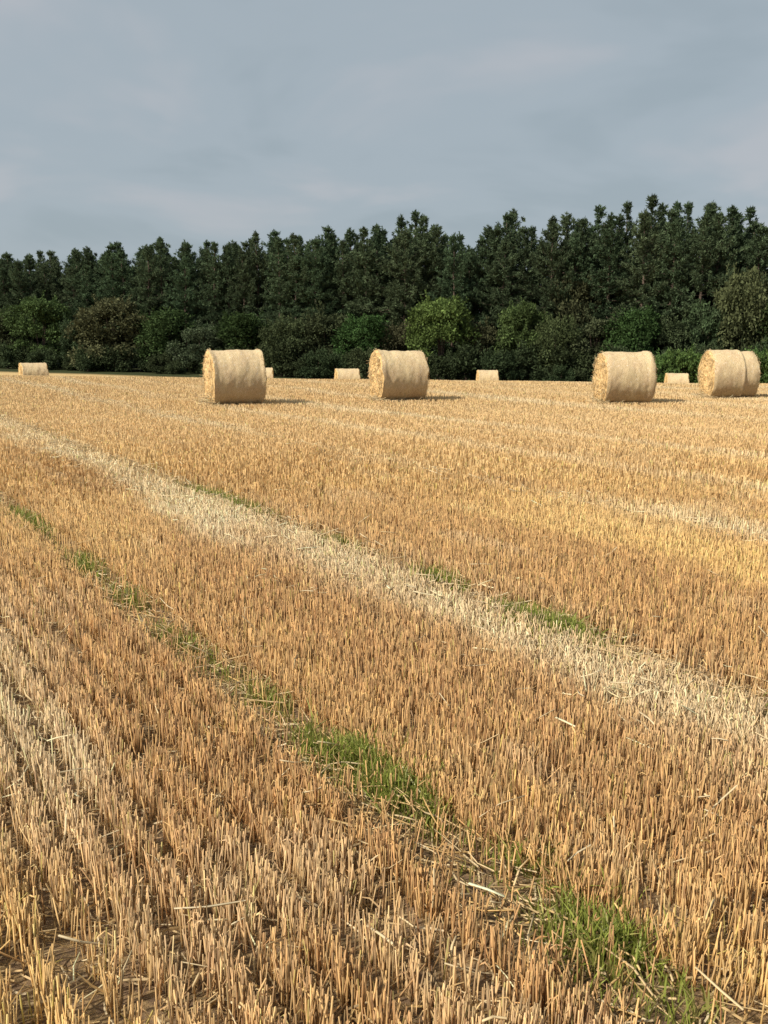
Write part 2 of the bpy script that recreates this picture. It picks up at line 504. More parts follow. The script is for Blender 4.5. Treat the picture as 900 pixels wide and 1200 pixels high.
# litter lying on the soil between the rows
def scatter(n, y0, y1, r, p=2.0):
    y = (y0 ** (1 / p) + r.random(n) * (y1 ** (1 / p) - y0 ** (1 / p))) ** p if p != 1 else y0 + r.random(n) * (y1 - y0)
    x = (r.random(n) * 2 - 1) * (0.41 * 1.28 * y + 0.9)
    return x, y
x, y = scatter(26000, 1.2, 9.5, r, 1.2)
N = len(x)
lay_straw(x, y, 0.006 + 0.03 * r.random(N), 0.03 + 0.12 * r.random(N) ** 1.5, r.random(N) * 6.28, r.normal(0, 0.12, N), 0.0015 + 0.0016 * r.random(N), straw_col(N, r, 0.35) * 0.85, r, ns=2)
# single long straws caught on top of the stubble
x, y = scatter(420, 1.4, 16, r, 1.3); N = len(x)
lay_straw(x, y, 0.07 + 0.05 * r.random(N), 0.06 + 0.13 * r.random(N) ** 1.5, r.random(N) * 6.28, r.normal(0.1, 0.5, N), 0.0026 + 0.002 * r.random(N), straw_col(N, r, 0.75), r)
# flattened straw in the wheel tracks
def track_straw(c0, wid, n, s0, s1, zmax, lmin, lmax, along, pale, w, seed):
    r = np.random.default_rng(seed)
    s = s0 + (s1 - s0) * r.random(n) ** 1.3
    c = c0 + r.normal(0, wid, n) - 0.35 * (fnoise(s * 0.35, c0 * 0.2 + s * 0, 21, 2) - .5) * 0.30
    x, y = xy(c, s)
    k = in_view(x, y); k &= (y < 34)
    x, y = x[k], y[k]; N = len(x)
    clump = fnoise(x * 1.6, y * 1.6, 91, 2)
    k = r.random(N) < np.clip(2.2 * (clump - 0.25), 0.1, 1)
    x, y = x[k], y[k]; N = len(x)
    az0 = math.pi / 2 + TH
    az = np.where(r.random(N) < along, az0 + r.normal(0, 0.5, N), r.random(N) * 6.28)
    lay_straw(x, y, 0.008 + zmax * r.random(N), lmin + (lmax - lmin) * r.random(N), az, r.normal(0, 0.22, N), w * (0.7 + 0.7 * r.random(N)), straw_col(N, r, pale), r, 0.16)
track_straw(C1, 0.10, 3800, 0.2, 30, 0.06, 0.05, 0.20, 0.5, 0.35, 0.0028, 301)
track_straw(C2, 0.12, 4000, 1.0, 34, 0.06, 0.06, 0.22, 0.5, 0.5, 0.0034, 302)
track_straw(C2 - 0.42, 0.26, 3500, 1.0, 34, 0.12, 0.05, 0.16, 0.3, 0.9, 0.0034, 303)
track_straw(C0, 0.12, 500, 0.2, 12, 0.10, 0.05, 0.14, 0.4, 0.85, 0.0026, 304)
track_straw(C3, 0.20, 1500, 3.0, 36, 0.10, 0.06, 0.2, 0.5, 0.8, 0.005, 305)
tag(obj('loose_straw', gl.mesh('loose_straw', M_STRAW)), 'pale loose straw scattered between the rows and along the wheel tracks', 'straw', kind='stuff')

# ------------------------------------------------------------------ grass in the wheel tracks
gg = Geo()
r = np.random.default_rng(401)
def grass_blades(n_try, c0, s0, s1, spread, base_p, seed):
    r = np.random.default_rng(seed)
    s = s0 + (s1 - s0) * r.random(n_try) ** 1.6
    c = c0 + r.normal(0, spread, n_try)
    x, y = xy(c, s)
    k = in_view(x, y)
    c, s, x, y = c[k], s[k], x[k], y[k]
    g = greenness(c, s) + base_p * fnoise(s * 0.9, c * 2, 95, 2) * 2 * np.exp(-((c - c0) / 0.10) ** 2)
    k = r.random(len(c)) < g
    return x[k], y[k], g[k]
X, Y, G = [], [], []
for c0, s0, s1, n, bp, sd in ((C1, 0.3, 28, 60000, 0.06, 1), (C2, 1.0, 26, 50000, 0.02, 2)):
    a, b_, g = grass_blades(n, c0, s0, s1, 0.13, bp, 410 + sd); X.append(a); Y.append(b_); G.append(g)
for px, py, ra, rs, st in PATCH:                       # dense cores
    p = ground_pt(px, py, 0.085); c_, s_ = cs(p[0], p[1])
    n = int(2600 * st ** 2 * ra * rs / 0.05)
    c = c_ + r.normal(0, ra * 0.55, n); s = s_ + r.normal(0, rs * 0.42, n)
    cl_ = fnoise(c * 14, s * 9, 97, 2); k = r.random(n) < np.clip(2.6 * (cl_ - .3), 0.05, 1)
    a, b_ = xy(c[k], s[k]); X.append(a); Y.append(b_); G.append(np.full(len(a), st))
x, y, G = np.concatenate(X), np.concatenate(Y), np.concatenate(G)
N = len(x); print('grass blades', N)
z = terrain(x, y) - 0.005
h = (0.045 + 0.085 * r.random(N)) * (0.6 + 0.5 * G)
az = r.random(N) * 6.28; ln = np.abs(r.normal(0.35, 0.3, N))
d = np.stack([np.cos(az), np.sin(az)], 1)
def gp(t): return np.stack([x + d[:, 0] * h * ln * t ** 1.8, y + d[:, 1] * h * ln * t ** 1.8, z + h * (t - 0.18 * ln * t * t)], 1)
w = (0.0013 + 0.0014 * r.random(N)) * (1 + 0.06 * y)
gcol = np.array([0.235, 0.275, 0.055]) * np.clip(r.normal(1, 0.25, N), .5, 1.6)[:, None]
dry = (r.random(N) < 0.18 + 0.5 * (1 - np.clip(G, 0, 1)))
gcol[dry] = np.array([0.33, 0.31, 0.10]) * np.clip(r.normal(1, 0.2, dry.sum()), .5, 1.5)[:, None]
sticks(gg, [gp(0.0), gp(0.4), gp(0.75), gp(1.0)], [w, w * 1.1, w * 0.8, w * 0.1], gcol, 2)
tag(obj('track_grass', gg.mesh('track_grass', M_GRASS)), 'bright green grass tufts growing along the wheel tracks', 'grass', kind='stuff')

# ------------------------------------------------------------------ straw bales
def wrap_mat():
    m, t, b = new_mat('bale_net_wrap')
    L = t.links.new
    uvn = t.nodes.new('ShaderNodeUVMap'); uvn.uv_map = 'uv'
    mp = t.nodes.new('ShaderNodeMapping'); mp.inputs['Scale'].default_value = (48, 14, 1); L(uvn.outputs[0], mp.inputs[0])
    oi = t.nodes.new('ShaderNodeObjectInfo')
    va = t.nodes.new('ShaderNodeVectorMath'); va.operation = 'ADD'; L(mp.outputs[0], va.inputs[0])
    sc_ = t.nodes.new('ShaderNodeMath'); sc_.operation = 'MULTIPLY'; sc_.inputs[1].default_value = 40; L(oi.outputs['Random'], sc_.inputs[0])
    L(sc_.outputs[0], va.inputs[1])
    n1 = t.nodes.new('ShaderNodeTexNoise'); n1.inputs['Scale'].default_value = 1.0; n1.inputs['Detail'].default_value = 4; n1.inputs['Roughness'].default_value = 0.7
    L(va.outputs[0], n1.inputs['Vector'])
    r1 = t.nodes.new('ShaderNodeValToRGB'); e = r1.color_ramp.elements
    e[0].position, e[0].color = 0.30, (0.36, 0.265, 0.145, 1)
    e[1].position, e[1].color = 0.72, (0.68, 0.545, 0.340, 1)
    x_ = e.new(0.5); x_.color = (0.53, 0.410, 0.240, 1)
    L(n1.outputs['Fac'], r1.inputs[0])
    mp2 = t.nodes.new('ShaderNodeMapping'); mp2.inputs['Scale'].default_value = (3.5, 2.2, 1); L(uvn.outputs[0], mp2.inputs[0])
    va2 = t.nodes.new('ShaderNodeVectorMath'); va2.operation = 'ADD'; L(mp2.outputs[0], va2.inputs[0]); L(sc_.outputs[0], va2.inputs[1])
    n2 = t.nodes.new('ShaderNodeTexNoise'); n2.inputs['Scale'].default_value = 1.0; n2.inputs['Detail'].default_value = 3
    L(va2.outputs[0], n2.inputs['Vector'])
    r2 = t.nodes.new('ShaderNodeValToRGB'); e = r2.color_ramp.elements
    e[0].position, e[0].color = 0.35, (0.90, 0.84, 0.78, 1)
    e[1].position, e[1].color = 0.65, (1.0, 1.0, 0.92, 1)
    L(n2.outputs['Fac'], r2.inputs[0])
    mu = t.nodes.new('ShaderNodeMix'); mu.data_type = 'RGBA'; mu.blend_type = 'MULTIPLY'; mu.inputs['Factor'].default_value = 1
    L(r1.outputs[0], mu.inputs['A']); L(r2.outputs[0], mu.inputs['B'])
    # the woven net: a fine pale lattice over the straw
    mp3 = t.nodes.new('ShaderNodeMapping'); mp3.inputs['Scale'].default_value = (26, 26, 1); mp3.inputs['Rotation'].default_value = (0, 0, 0.6); L(uvn.outputs[0], mp3.inputs[0])
    ck = t.nodes.new('ShaderNodeTexVoronoi'); ck.feature = 'DISTANCE_TO_EDGE'; ck.inputs['Scale'].default_value = 1.0; ck.inputs['Randomness'].default_value = 0.5
    L(mp3.outputs[0], ck.inputs['Vector'])
    lt = t.nodes.new('ShaderNodeMath'); lt.operation = 'LESS_THAN'; lt.inputs[1].default_value = 0.06; L(ck.outputs['Distance'], lt.inputs[0])
    mf = t.nodes.new('ShaderNodeMath'); mf.operation = 'MULTIPLY'; mf.inputs[1].default_value = 0.45; L(lt.outputs[0], mf.inputs[0])
    mn = t.nodes.new('ShaderNodeMix'); mn.data_type = 'RGBA'; mn.inputs['B'].default_value = (0.72, 0.64, 0.52, 1)
    L(mf.outputs[0], mn.inputs['Factor']); L(mu.outputs['Result'], mn.inputs['A'])
    L(mn.outputs['Result'], b.inputs['Base Color'])
    b.inputs['Roughness'].default_value = 0.75; b.inputs['Specular IOR Level'].default_value = 0.2
    bp = t.nodes.new('ShaderNodeBump'); bp.inputs['Strength'].default_value = 0.5; bp.inputs['Distance'].default_value = 0.008
    L(n1.outputs['Fac'], bp.inputs['Height']); L(bp.outputs[0], b.inputs['Normal'])
    return m
M_WRAP = wrap_mat()
M_END = attr_mat('bale_straw_end', 0.7, 0.2, 0.0, 0.28, 38)

BR, BL = 0.69, 1.19
PROFILES = [      # radius along the axis, left end first
    lambda u: BR * (0.985 + 0.022 * sstep(.93, .97, u) + 0.018 * (1 - sstep(.04, .08, u)) - 0.012 * np.sin(u * 9) * 0.6),
    lambda u: BR * (0.965 + 0.042 * (1 - sstep(.05, .14, u)) - 0.02 * u),
    lambda u: BR * (0.975 + 0.025 * sstep(.84, .90, u) - 0.035 * sstep(.96, 1.0, u) - 0.03 * (1 - sstep(0, .05, u))),
    lambda u: BR * (1.0 - 0.055 * sstep(.66, .70, u) - 0.02 * sstep(.92, 1, u) + 0.014 * g_(u, .645, .03) - 0.03 * (1 - sstep(0, .05, u))),
    lambda u: BR * (0.98 + 0.015 * (1 - sstep(.05, .10, u)) + 0.015 * sstep(.9, .95, u)),
]

def make_bale(kind, seed):
    r = np.random.default_rng(seed)
    prof = PROFILES[kind]
    NT, NU = 112, 46
    u = np.linspace(0, 1, NU); th = np.linspace(0, 2 * math.pi, NT, endpoint=False)
    U, T = np.meshgrid(u, th, indexing='ij')
    wrapT = np.minimum(T, 2 * math.pi - T)
    rad = prof(U) + (fnoise(U * 7, np.cos(T) * 2.2 + 5, seed, 3) - .5) * 0.035 + (fnoise(U * 5, np.sin(T) * 4 + 9, seed + 5, 2) - .5) * 0.018
    rad = rad + (vnoise(U * 30, T * 9, seed + 9) - .5) * 0.006
    jit = (fnoise(np.cos(T) * 3 + 7, np.sin(T) * 3 + 7, seed + 3, 2) - .5)
    ux = (U - .5) * BL + jit * 0.07 * np.where(U < .5, 1, -1) * np.abs(2 * U - 1) ** 4
    Y = rad * np.sin(T); Z = rad * np.cos(T)
    cz = BR * 0.955
    Zw = cz + Z
    low = np.clip((0.14 - Zw) / 0.25, 0, 1)
    Zw = np.where(Zw < 0.14, 0.14 - (0.14 - Zw) * 0.62, Zw) - 0.045      # sagged onto the ground
    Y = Y * (1 + 0.05 * low)
    V = np.stack([ux, Y, Zw], -1)
    uvs = np.stack([ux.ravel(), (T * BR).ravel()], 1)
    I = np.arange(NU * NT).reshape(NU, NT)
    J = np.roll(I, -1, 1)
    q = np.stack([I[:-1], I[1:], J[1:], J[:-1]], -1).reshape(-1, 4)
    root = bpy.data.objects.new('straw_bale', None); COL.objects.link(root); root.empty_display_size = 0.3
    wm = make_mesh('net_wrap', V.reshape(-1, 3), q.ravel(), np.full(len(q), 4), uv=uvs, mat=M_WRAP)
    obj('net_wrap', wm, root)
    for end in (0, -1):
        edge = V[end]; sgn = -1 if end == 0 else 1
        NR = 22; g = Geo()
        cen = np.array([edge[:, 0].mean(), 0, cz - 0.03])
        f = np.linspace(1, 0.02, NR)[:, None, None]
        D = cen + (edge - cen)[None] * f
        tt = np.broadcast_to(th, (NR, NT)); ff = np.broadcast_to(f[:, :, 0], (NR, NT))
        spiral = (ff * 11 + tt / (2 * math.pi)) % 1.0                      # rolled layers
        bump = 0.035 * (1 - ff ** 3) + 0.030 * (np.abs(spiral - .5) * 2 - .5) * (ff < .97) + (fnoise(np.cos(tt) * ff * 9 + 20, np.sin(tt) * ff * 9 + 20, seed + 31 + end, 3) - .5) * 0.075 * (ff < .985)
        D = D.copy(); D[:, :, 0] += sgn * bump
        n = fnoise(np.cos(tt) * ff * 14 + 40, np.sin(tt) * ff * 14 + 40, seed + 51, 3)[..., None]
        colr = np.array([0.42, 0.26, 0.10]) * (1 - n) + np.array([0.80, 0.58, 0.29]) * n
        colr = colr * (0.80 + 0.35 * spiral[..., None])
        Ii = np.arange(NR * NT).reshape(NR, NT); Jj = np.roll(Ii, -1, 1)
        q2 = np.stack([Ii[:-1], Jj[:-1], Jj[1:], Ii[1:]], -1).reshape(-1, 4)
        if sgn > 0: q2 = q2[:, ::-1]
        g.add(D, q2.ravel(), np.full(len(q2), 4), colr.reshape(-1, 3))
        g.add(D[-1], np.arange(NT), [NT], colr[-1])
        obj('end_face', g.mesh('end_face', M_END), root)
    # straw ends sticking out of both faces and ragged fringe round the rims
    g = Geo()
    n = 1100
    end = r.random(n) < 0.6
    f = 0.95 * np.sqrt(r.random(n)); a = r.random(n) * 2 * math.pi
    x0 = np.where(end, -BL / 2 - 0.03, BL / 2 + 0.03)
    p0 = np.stack([x0, f * BR * .97 * np.sin(a), np.maximum(cz - .03 + f * BR * .95 * np.cos(a), 0.02)], 1)
    dirv = np.stack([np.where(end, -1, 1) * np.abs(r.normal(.10, .12, n)), np.cos(a) * r.normal(0, 1, n) + r.normal(0, .4, n), -np.sin(a) * r.normal(0, 1, n) + r.normal(-.2, .4, n)], 1)
    dirv /= np.linalg.norm(dirv, axis=1, keepdims=True)
    ln_ = 0.03 + 0.08 * r.random(n)
    p2 = p0 + dirv * ln_[:, None]; p2[:, 2] = np.maximum(p2[:, 2], 0.03)
    sticks(g, [p0 - dirv * 0.02, p2], [np.full(n, .004), np.full(n, .003)], straw_col(n, r, 0.45), 3)
    n = 260
    a = r.random(n) * 2 * math.pi; k_ = r.integers(0, 2, n)
    uu = np.where(k_ == 0, r.random(n) * 0.05, 1 - r.random(n) * 0.05)
    rr_ = prof(uu) * 0.99
    p0 = np.stack([(uu - .5) * BL, rr_ * np.sin(a), np.maximum(cz - .03 + rr_ * np.cos(a), .02)], 1)
    out_ = np.stack([np.where(k_ == 0, -1, 1) * (.3 + r.random(n)), np.sin(a) * .35 + r.normal(0, .5, n), np.cos(a) * .35 + r.normal(0, .5, n)], 1)
    out_ /= np.linalg.norm(out_, axis=1, keepdims=True)
    p2 = p0 + out_ * (0.015 + 0.03 * r.random(n))[:, None]; p2[:, 2] = np.maximum(p2[:, 2], .03)
    sticks(g, [p0, p2], [np.full(n, .004), np.full(n, .003)], straw_col(n, r, 0.65), 3)
    # straw fallen at the foot of the bale
    n = 700 if kind == 0 else 420
    side = r.random(n) < 0.6
    px_ = np.where(side, -BL / 2 - np.abs(r.normal(0.03, .10, n)), (r.random(n) - .5) * BL)
    py_ = np.where(side, r.normal(0, .32, n), -np.abs(r.normal(.38, .10, n)))
    hh = 0.02 + (0.30 if kind == 0 else 0.16) * r.random(n) * np.where(side, np.exp(-np.abs(px_ + BL / 2) / 0.12), 0.35)
    a = r.random(n) * 6.28
    d_ = np.stack([np.cos(a), np.sin(a), r.normal(0, .3, n)], 1) * (0.05 + .10 * r.random(n))[:, None]
    c_ = np.stack([px_, py_, hh], 1)
    e1, e2 = c_ - d_, c_ + d_
    e1[:, 2] = np.maximum(e1[:, 2], .01); e2[:, 2] = np.maximum(e2[:, 2], .01)
    sticks(g, [e1, e2], [np.full(n, .0045), np.full(n, .0035)], straw_col(n, r, 0.6), 3)
    tag(obj('straw_fringe', g.mesh('straw_fringe', M_STRAW), root), kind='stuff')
    return root

def copy_thing(src):
    c = src.copy(); COL.objects.link(c)
    for ch in [o for o in COL.objects if o.parent == src]:
        k = ch.copy(); COL.objects.link(k); k.parent = c
    return c

LBL = ['round straw bale with ragged straw skirt, half hiding a smaller bale behind it',
       'round straw bale whose straw end bulges above its net wrap, before the brightest green bush',
       'net wrapped round straw bale with a rim raised at one end, near a green hedge',
       'round straw bale with a step in its wrap, narrower at one end',
       'distant round bale standing alone on the skyline before green and olive bushes',
       'distant half sunk round bale between the ragged skirted bale and the bulging bale',
       'distant round bale between the bulging bale and the bale with a raised rim',
       'distant round bale sunk behind the rise between two big bales, against a green hedge',
       'sliver of a distant round bale peeping out behind the ragged skirted bale']
first_far = None
for i, b in enumerate(BALES):
    if b['kind'] < 4: o = make_bale(b['kind'], 500 + i * 13)
    elif first_far is None: o = first_far = make_bale(4, 577)
    else: o = copy_thing(first_far)
    o.location = (b['x'], b['y'], b['z'])
    o.rotation_euler = (0, 0, R(b['yaw']))
    tag(o, LBL[i], 'straw bale', 'round straw bales left on the field')

# ------------------------------------------------------------------ the wood
def leaf_mat(name, rough=0.85, transl=0.2):
    m, t, b = new_mat(name)
    L = t.links.new
    a = t.nodes.new('ShaderNodeAttribute'); a.attribute_name = 'tint'
    oi = t.nodes.new('ShaderNodeObjectInfo')
    hs = t.nodes.new('ShaderNodeHueSaturation')
    mh = t.nodes.new('ShaderNodeMapRange'); mh.inputs['To Min'].default_value = 0.478; mh.inputs['To Max'].default_value = 0.518
    L(oi.outputs['Random'], mh.inputs['Value']); L(mh.outputs[0], hs.inputs['Hue'])
    wn = t.nodes.new('ShaderNodeTexWhiteNoise'); wn.noise_dimensions = '1D'; L(oi.outputs['Random'], wn.inputs['W'])
    mv = t.nodes.new('ShaderNodeMapRange'); mv.inputs['To Min'].default_value = 0.80; mv.inputs['To Max'].default_value = 1.18
    L(wn.outputs['Value'], mv.inputs['Value']); L(mv.outputs[0], hs.inputs['Value'])
    L(a.outputs['Color'], hs.inputs['Color'])
    tintn = t.nodes.new('ShaderNodeMix'); tintn.data_type = 'RGBA'; tintn.blend_type = 'MULTIPLY'; tintn.inputs['Factor'].default_value = 1
    L(hs.outputs[0], tintn.inputs['A']); L(oi.outputs['Color'], tintn.inputs['B'])
    L(tintn.outputs['Result'], b.inputs['Base Color'])
    b.inputs['Roughness'].default_value = rough; b.inputs['Specular IOR Level'].default_value = 0.05
    tr = t.nodes.new('ShaderNodeBsdfTranslucent'); L(tintn.outputs['Result'], tr.inputs['Color'])
    ms = t.nodes.new('ShaderNodeMixShader'); ms.inputs[0].default_value = transl
    L(b.outputs[0], ms.inputs[1]); L(tr.outputs[0], ms.inputs[2]); L(ms.outputs[0], t.nodes['Material Output'].inputs['Surface'])
    return m
M_NEEDLE = leaf_mat('pine_needles', 0.9, 0.25)
M_LEAF = leaf_mat('broad_leaves', 0.8, 0.25)
def bark_mat():
    m, t, b = new_mat('bark')
    n = t.nodes.new('ShaderNodeTexNoise'); n.inputs['Scale'].default_value = 6; n.inputs['Detail'].default_value = 5
    tcx = t.nodes.new('ShaderNodeTexCoord'); t.links.new(tcx.outputs['Object'], n.inputs['Vector'])
    rr = t.nodes.new('ShaderNodeValToRGB'); rr.color_ramp.elements[0].color = (0.05, 0.035, 0.028, 1); rr.color_ramp.elements[1].color = (0.16, 0.115, 0.085, 1)
    rr.color_ramp.elements[0].position = .35; rr.color_ramp.elements[1].position = .65
    t.links.new(n.outputs['Fac'], rr.inputs[0]); t.links.new(rr.outputs[0], b.inputs['Base Color']); b.inputs['Roughness'].default_value = 0.9
    return m
M_BARK = bark_mat()

def norm(v): return v / (np.linalg.norm(v, axis=-1, keepdims=True) + 1e-9)

def blades(g, p, d, length, width, col, r):
    """rhombic leaf faces at p pointing along d"""
    N = len(p)
    s = norm(np.cross(d, r.normal(size=(N, 3))))
    a = p; b = p + d * (length * .45)[:, None] + s * (width * .5)[:, None]
    c = p + d * length[:, None]; e = p + d * (length * .45)[:, None] - s * (width * .5)[:, None]
    V = np.stack([a, b, c, e], 1)
    q = np.arange(N * 4)
    g.add(V, q, np.full(N, 4), np.repeat(col[:, None, :], 4, 1).reshape(-1, 3))

def tube(g, pts, rads, ns=7):
    pts = np.asarray(pts, float); K = len(pts); V = []
    for k in range(K):
        ax = norm((pts[min(k + 1, K - 1)] - pts[max(k - 1, 0)])[None])[0]
        u = np.cross(ax, [0.3, 1, 0.2]); u /= np.linalg.norm(u); w = np.cross(ax, u)
        for j in range(ns):
            a = 2 * math.pi * j / ns; V.append(pts[k] + (u * math.cos(a) + w * math.sin(a)) * rads[k])
    q = []
    for k in range(K - 1):
        for j in range(ns):
            j2 = (j + 1) % ns; q.append([k * ns + j, k * ns + j2, (k + 1) * ns + j2, (k + 1) * ns + j])
    g.add(V, np.array(q), np.full(len(q), 4))

def pine_meshes(seed, H=16.0):
    r = np.random.default_rng(seed)
    gt, gc = Geo(), Geo()
    zz = np.linspace(0, H, 12)
    sway = np.cumsum(r.normal(0, 0.07, (12, 2)), 0); sway[0] = 0
    axis = np.concatenate([sway, zz[:, None]], 1)
    tube(gt, axis, 0.19 * (1 - zz / H) ** 0.8 + 0.015, 8)
    def at(z): return np.array([np.interp(z, zz, axis[:, 0]), np.interp(z, zz, axis[:, 1]), z])
    zb = H * r.uniform(0.16, 0.26)
    z = zb; rmax = r.uniform(3.2, 4.3); shape = r.uniform(0.60, 0.82)
    lop = r.uniform(0, 6.28)
    while z < H - 0.25:
        t = (z - zb) / (H - zb)
        rad = rmax * (1 - t) ** shape * (1 - .16 * float(sstep(.62, .9, t))) * (0.75 + 0.4 * min(1, t * 4 + .3)) * r.uniform(0.62, 1.22)
        nb = r.integers(5, 8) if t < .8 else r.integers(3, 6)
        a0 = r.random() * 6.28
        for k in range(nb):
            if r.random() < 0.14: continue
            a = a0 + k * 6.28 / nb + r.normal(0, .2)
            L = max(0.3, rad * r.uniform(0.5, 1.2) * (1 + .15 * math.cos(a - lop)))
            el = R(-6 + 52 * t ** 1.4 + r.normal(0, 9))
            o = at(z)
            dd = np.array([math.cos(a) * math.cos(el), math.sin(a) * math.cos(el), math.sin(el)])
            mid = o + dd * L * .55 - np.array([0, 0, .05 * L]); tip = o + dd * L + np.array([0, 0, .12 * L])
            tube(gt, [o, mid, tip], [0.03 * (1 - t) + .012, .02 * (1 - t) + .008, .005], 4)
            nc = max(3, int(L / 0.25))
            fr = np.linspace(0.28, 1.0, nc) + r.normal(0, .03, nc)
            for f in fr:
                pc = o + (mid - o) * min(f / .55, 1) + ((tip - mid) * max(0, (f - .55) / .45))
                pc = pc + r.normal(0, 1, 3) * np.array([1, 1, .55]) * (.10 * L / 2 + .04)
                nblade = 22
                dv = norm(dd * 0.9 + np.array([0, 0, 0.40]) + r.normal(0, .75, (nblade, 3)))
                br = r.uniform(0.65, 1.3)
                colr = np.array([0.076, 0.110, 0.058]) * br * np.clip(r.normal(1, .15, nblade), .6, 1.4)[:, None]
                blades(gc, pc + r.normal(0, .07, (nblade, 3)), dv, r.uniform(.20, .42, nblade), r.uniform(.07, .12, nblade), colr, r)
        z += r.uniform(0.36, 0.66) * (1 - .1 * t)
    # leader shoot
    n = 50
    pz = H + .35 - 1.8 * r.random(n); pp = np.array([at(min(q, H)) for q in pz]) + r.normal(0, .03, (n, 3))
    blades(gc, pp, norm(np.array([0, 0, .9]) + r.normal(0, .45, (n, 3))), r.uniform(.2, .4, n), r.uniform(.05, .09, n), np.array([0.076, 0.110, 0.056]) * np.clip(r.normal(1, .2, n), .5, 1.6)[:, None], r)
    return gt.mesh('pine_trunk', M_BARK), gc.mesh('pine_crown', M_NEEDLE, smooth=False)

def bush_meshes(seed, H=6.5, W=3.0, col=(0.05, 0.085, 0.028), base=0.12, nl=46, per=240):
    r = np.random.default_rng(seed)
    gt, gc = Geo(), Geo()
    for k in range(r.integers(3, 6)):
        a = r.random() * 6.28; sp_ = r.uniform(.1, .5) * W * .6
        tube(gt, [[math.cos(a) * .12, math.sin(a) * .12, 0], [math.cos(a) * sp_ * .5, math.sin(a) * sp_ * .5, H * .35], [math.cos(a) * sp_, math.sin(a) * sp_, H * .72]], [.10, .07, .025], 6)
    for k in range(nl):
        # lobes sit in an uneven dome
        a = r.random() * 6.28; zt = r.random() ** .8
        rr_ = W * math.sqrt(max(0, 1 - (zt * 1.0 - .28) ** 2 / .62)) * math.sqrt(r.random()) * r.uniform(.75, 1.1)
        cz_ = H * (base + (0.86 - base) * zt) + r.normal(0, .2)
        cen = np.array([math.cos(a) * rr_, math.sin(a) * rr_, max(cz_, .5)])
        lr = r.uniform(.45, 1.05) * (W / 3) ** .5
        dirn = norm(r.normal(size=(per, 3)) + np.array([0, 0, .35]))
        sq = np.array([1, 1, .75])
        pos = cen + dirn * sq * (lr * (0.55 + .55 * r.random(per)) ** 1.0)[:, None]
        pos[:, 2] = np.maximum(pos[:, 2], 0.06)
        dv = norm(dirn * .6 + r.normal(0, .8, (per, 3)) + np.array([0, 0, -.1]))
        br = r.uniform(.70, 1.25)
        cl = np.array(col) * br * np.clip(r.normal(1, .22, per), .5, 1.7)[:, None]
        blades(gc, pos, dv, r.uniform(.16, .34, per), r.uniform(.10, .20, per), cl, r)
    for k in range(26):                                    # twigs breaking the outline
        a = r.random() * 6.28; zt = r.uniform(.45, 1)
        o = np.array([math.cos(a) * W * .75 * math.sqrt(max(.05, 1 - zt ** 2 * .8)), math.sin(a) * W * .75 * math.sqrt(max(.05, 1 - zt ** 2 * .8)), H * (.2 + .68 * zt)])
        dd = norm(np.array([math.cos(a) * .5, math.sin(a) * .5, .9]) + r.normal(0, .25, 3))
        n = 34
        f = r.random(n) * r.uniform(.6, 1.3)
        blades(gc, o + dd * f[:, None] + r.normal(0, .07, (n, 3)), norm(dd + r.normal(0, .7, (n, 3))), r.uniform(.14, .28, n), r.uniform(.08, .14, n), np.array(col) * np.clip(r.normal(1.05, .2, n), .5, 1.6)[:, None], r)
    return gt.mesh('bush_trunk', M_BARK), gc.mesh('bush_crown', M_LEAF, smooth=False)

def plant(name, meshes, x, y, s, rz, label, cat, group, tint=(1, 1, 1), sxy=1.0):
    root = bpy.data.objects.new(name, None); COL.objects.link(root); root.empty_display_size = 0.5
    root.location = (x, y, float(terrain(x, y)) - 0.03)
    root.rotation_euler = (0, 0, rz); root.scale = (s * sxy, s * sxy, s)
    for nm, me in zip(('trunk', 'crown'), meshes):
        o = obj(nm, me, root); o.color = (*tint, 1)
    return tag(root, label, cat, group)

PINES = [pine_meshes(700 + i) for i in range(6)]
print('pine tris', [len(p[1].polygons) * 2 for p in PINES])
# skyline of the wood read off the photograph: tree height follows it
SKY_X = [-150, 0, 30, 90, 150, 230, 350, 430, 490, 520, 548, 600, 640, 735, 800, 860, 900, 1050]
SKY_Y = [308, 306, 297, 300, 287, 287, 275, 274, 260, 267, 287, 255, 259, 242, 248, 244, 250, 245]
def edge_y(x): return 104 - 0.45 * x
r = np.random.default_rng(801)
npine = 0
for row, (off, spc) in enumerate(((0, 3.3), (3.6, 3.1), (7.2, 3.1), (11, 3.3))):
    x = -70 + r.uniform(0, 2)
    while x < 52:
        px_ = x + r.normal(0, .5); py_ = edge_y(px_) + off + r.normal(0, 1.0)
        scr = CX + px_ / (py_ * cp) * F
        ytop = np.interp(scr, SKY_X, SKY_Y)
        topz = CAM_H + (395 - ytop) / F / (cp * cp) * py_
        hgt = (topz - float(terrain(px_, py_))) * r.uniform(0.86, 1.0) * (1.0 if row else 0.97)
        plant('pine_tree', PINES[r.integers(0, 6)], px_, py_, hgt / 16.0, r.random() * 6.28,
              'tall dark green pine standing in the close ranks of the wood', 'pine tree', 'pines of the wood behind the field', sxy=r.uniform(.95, 1.2) * 16.0 / hgt * (hgt / 16) ** .6)
        npine += 1
        x += spc * r.uniform(.7, 1.3) * 0.92
print('pines', npine)

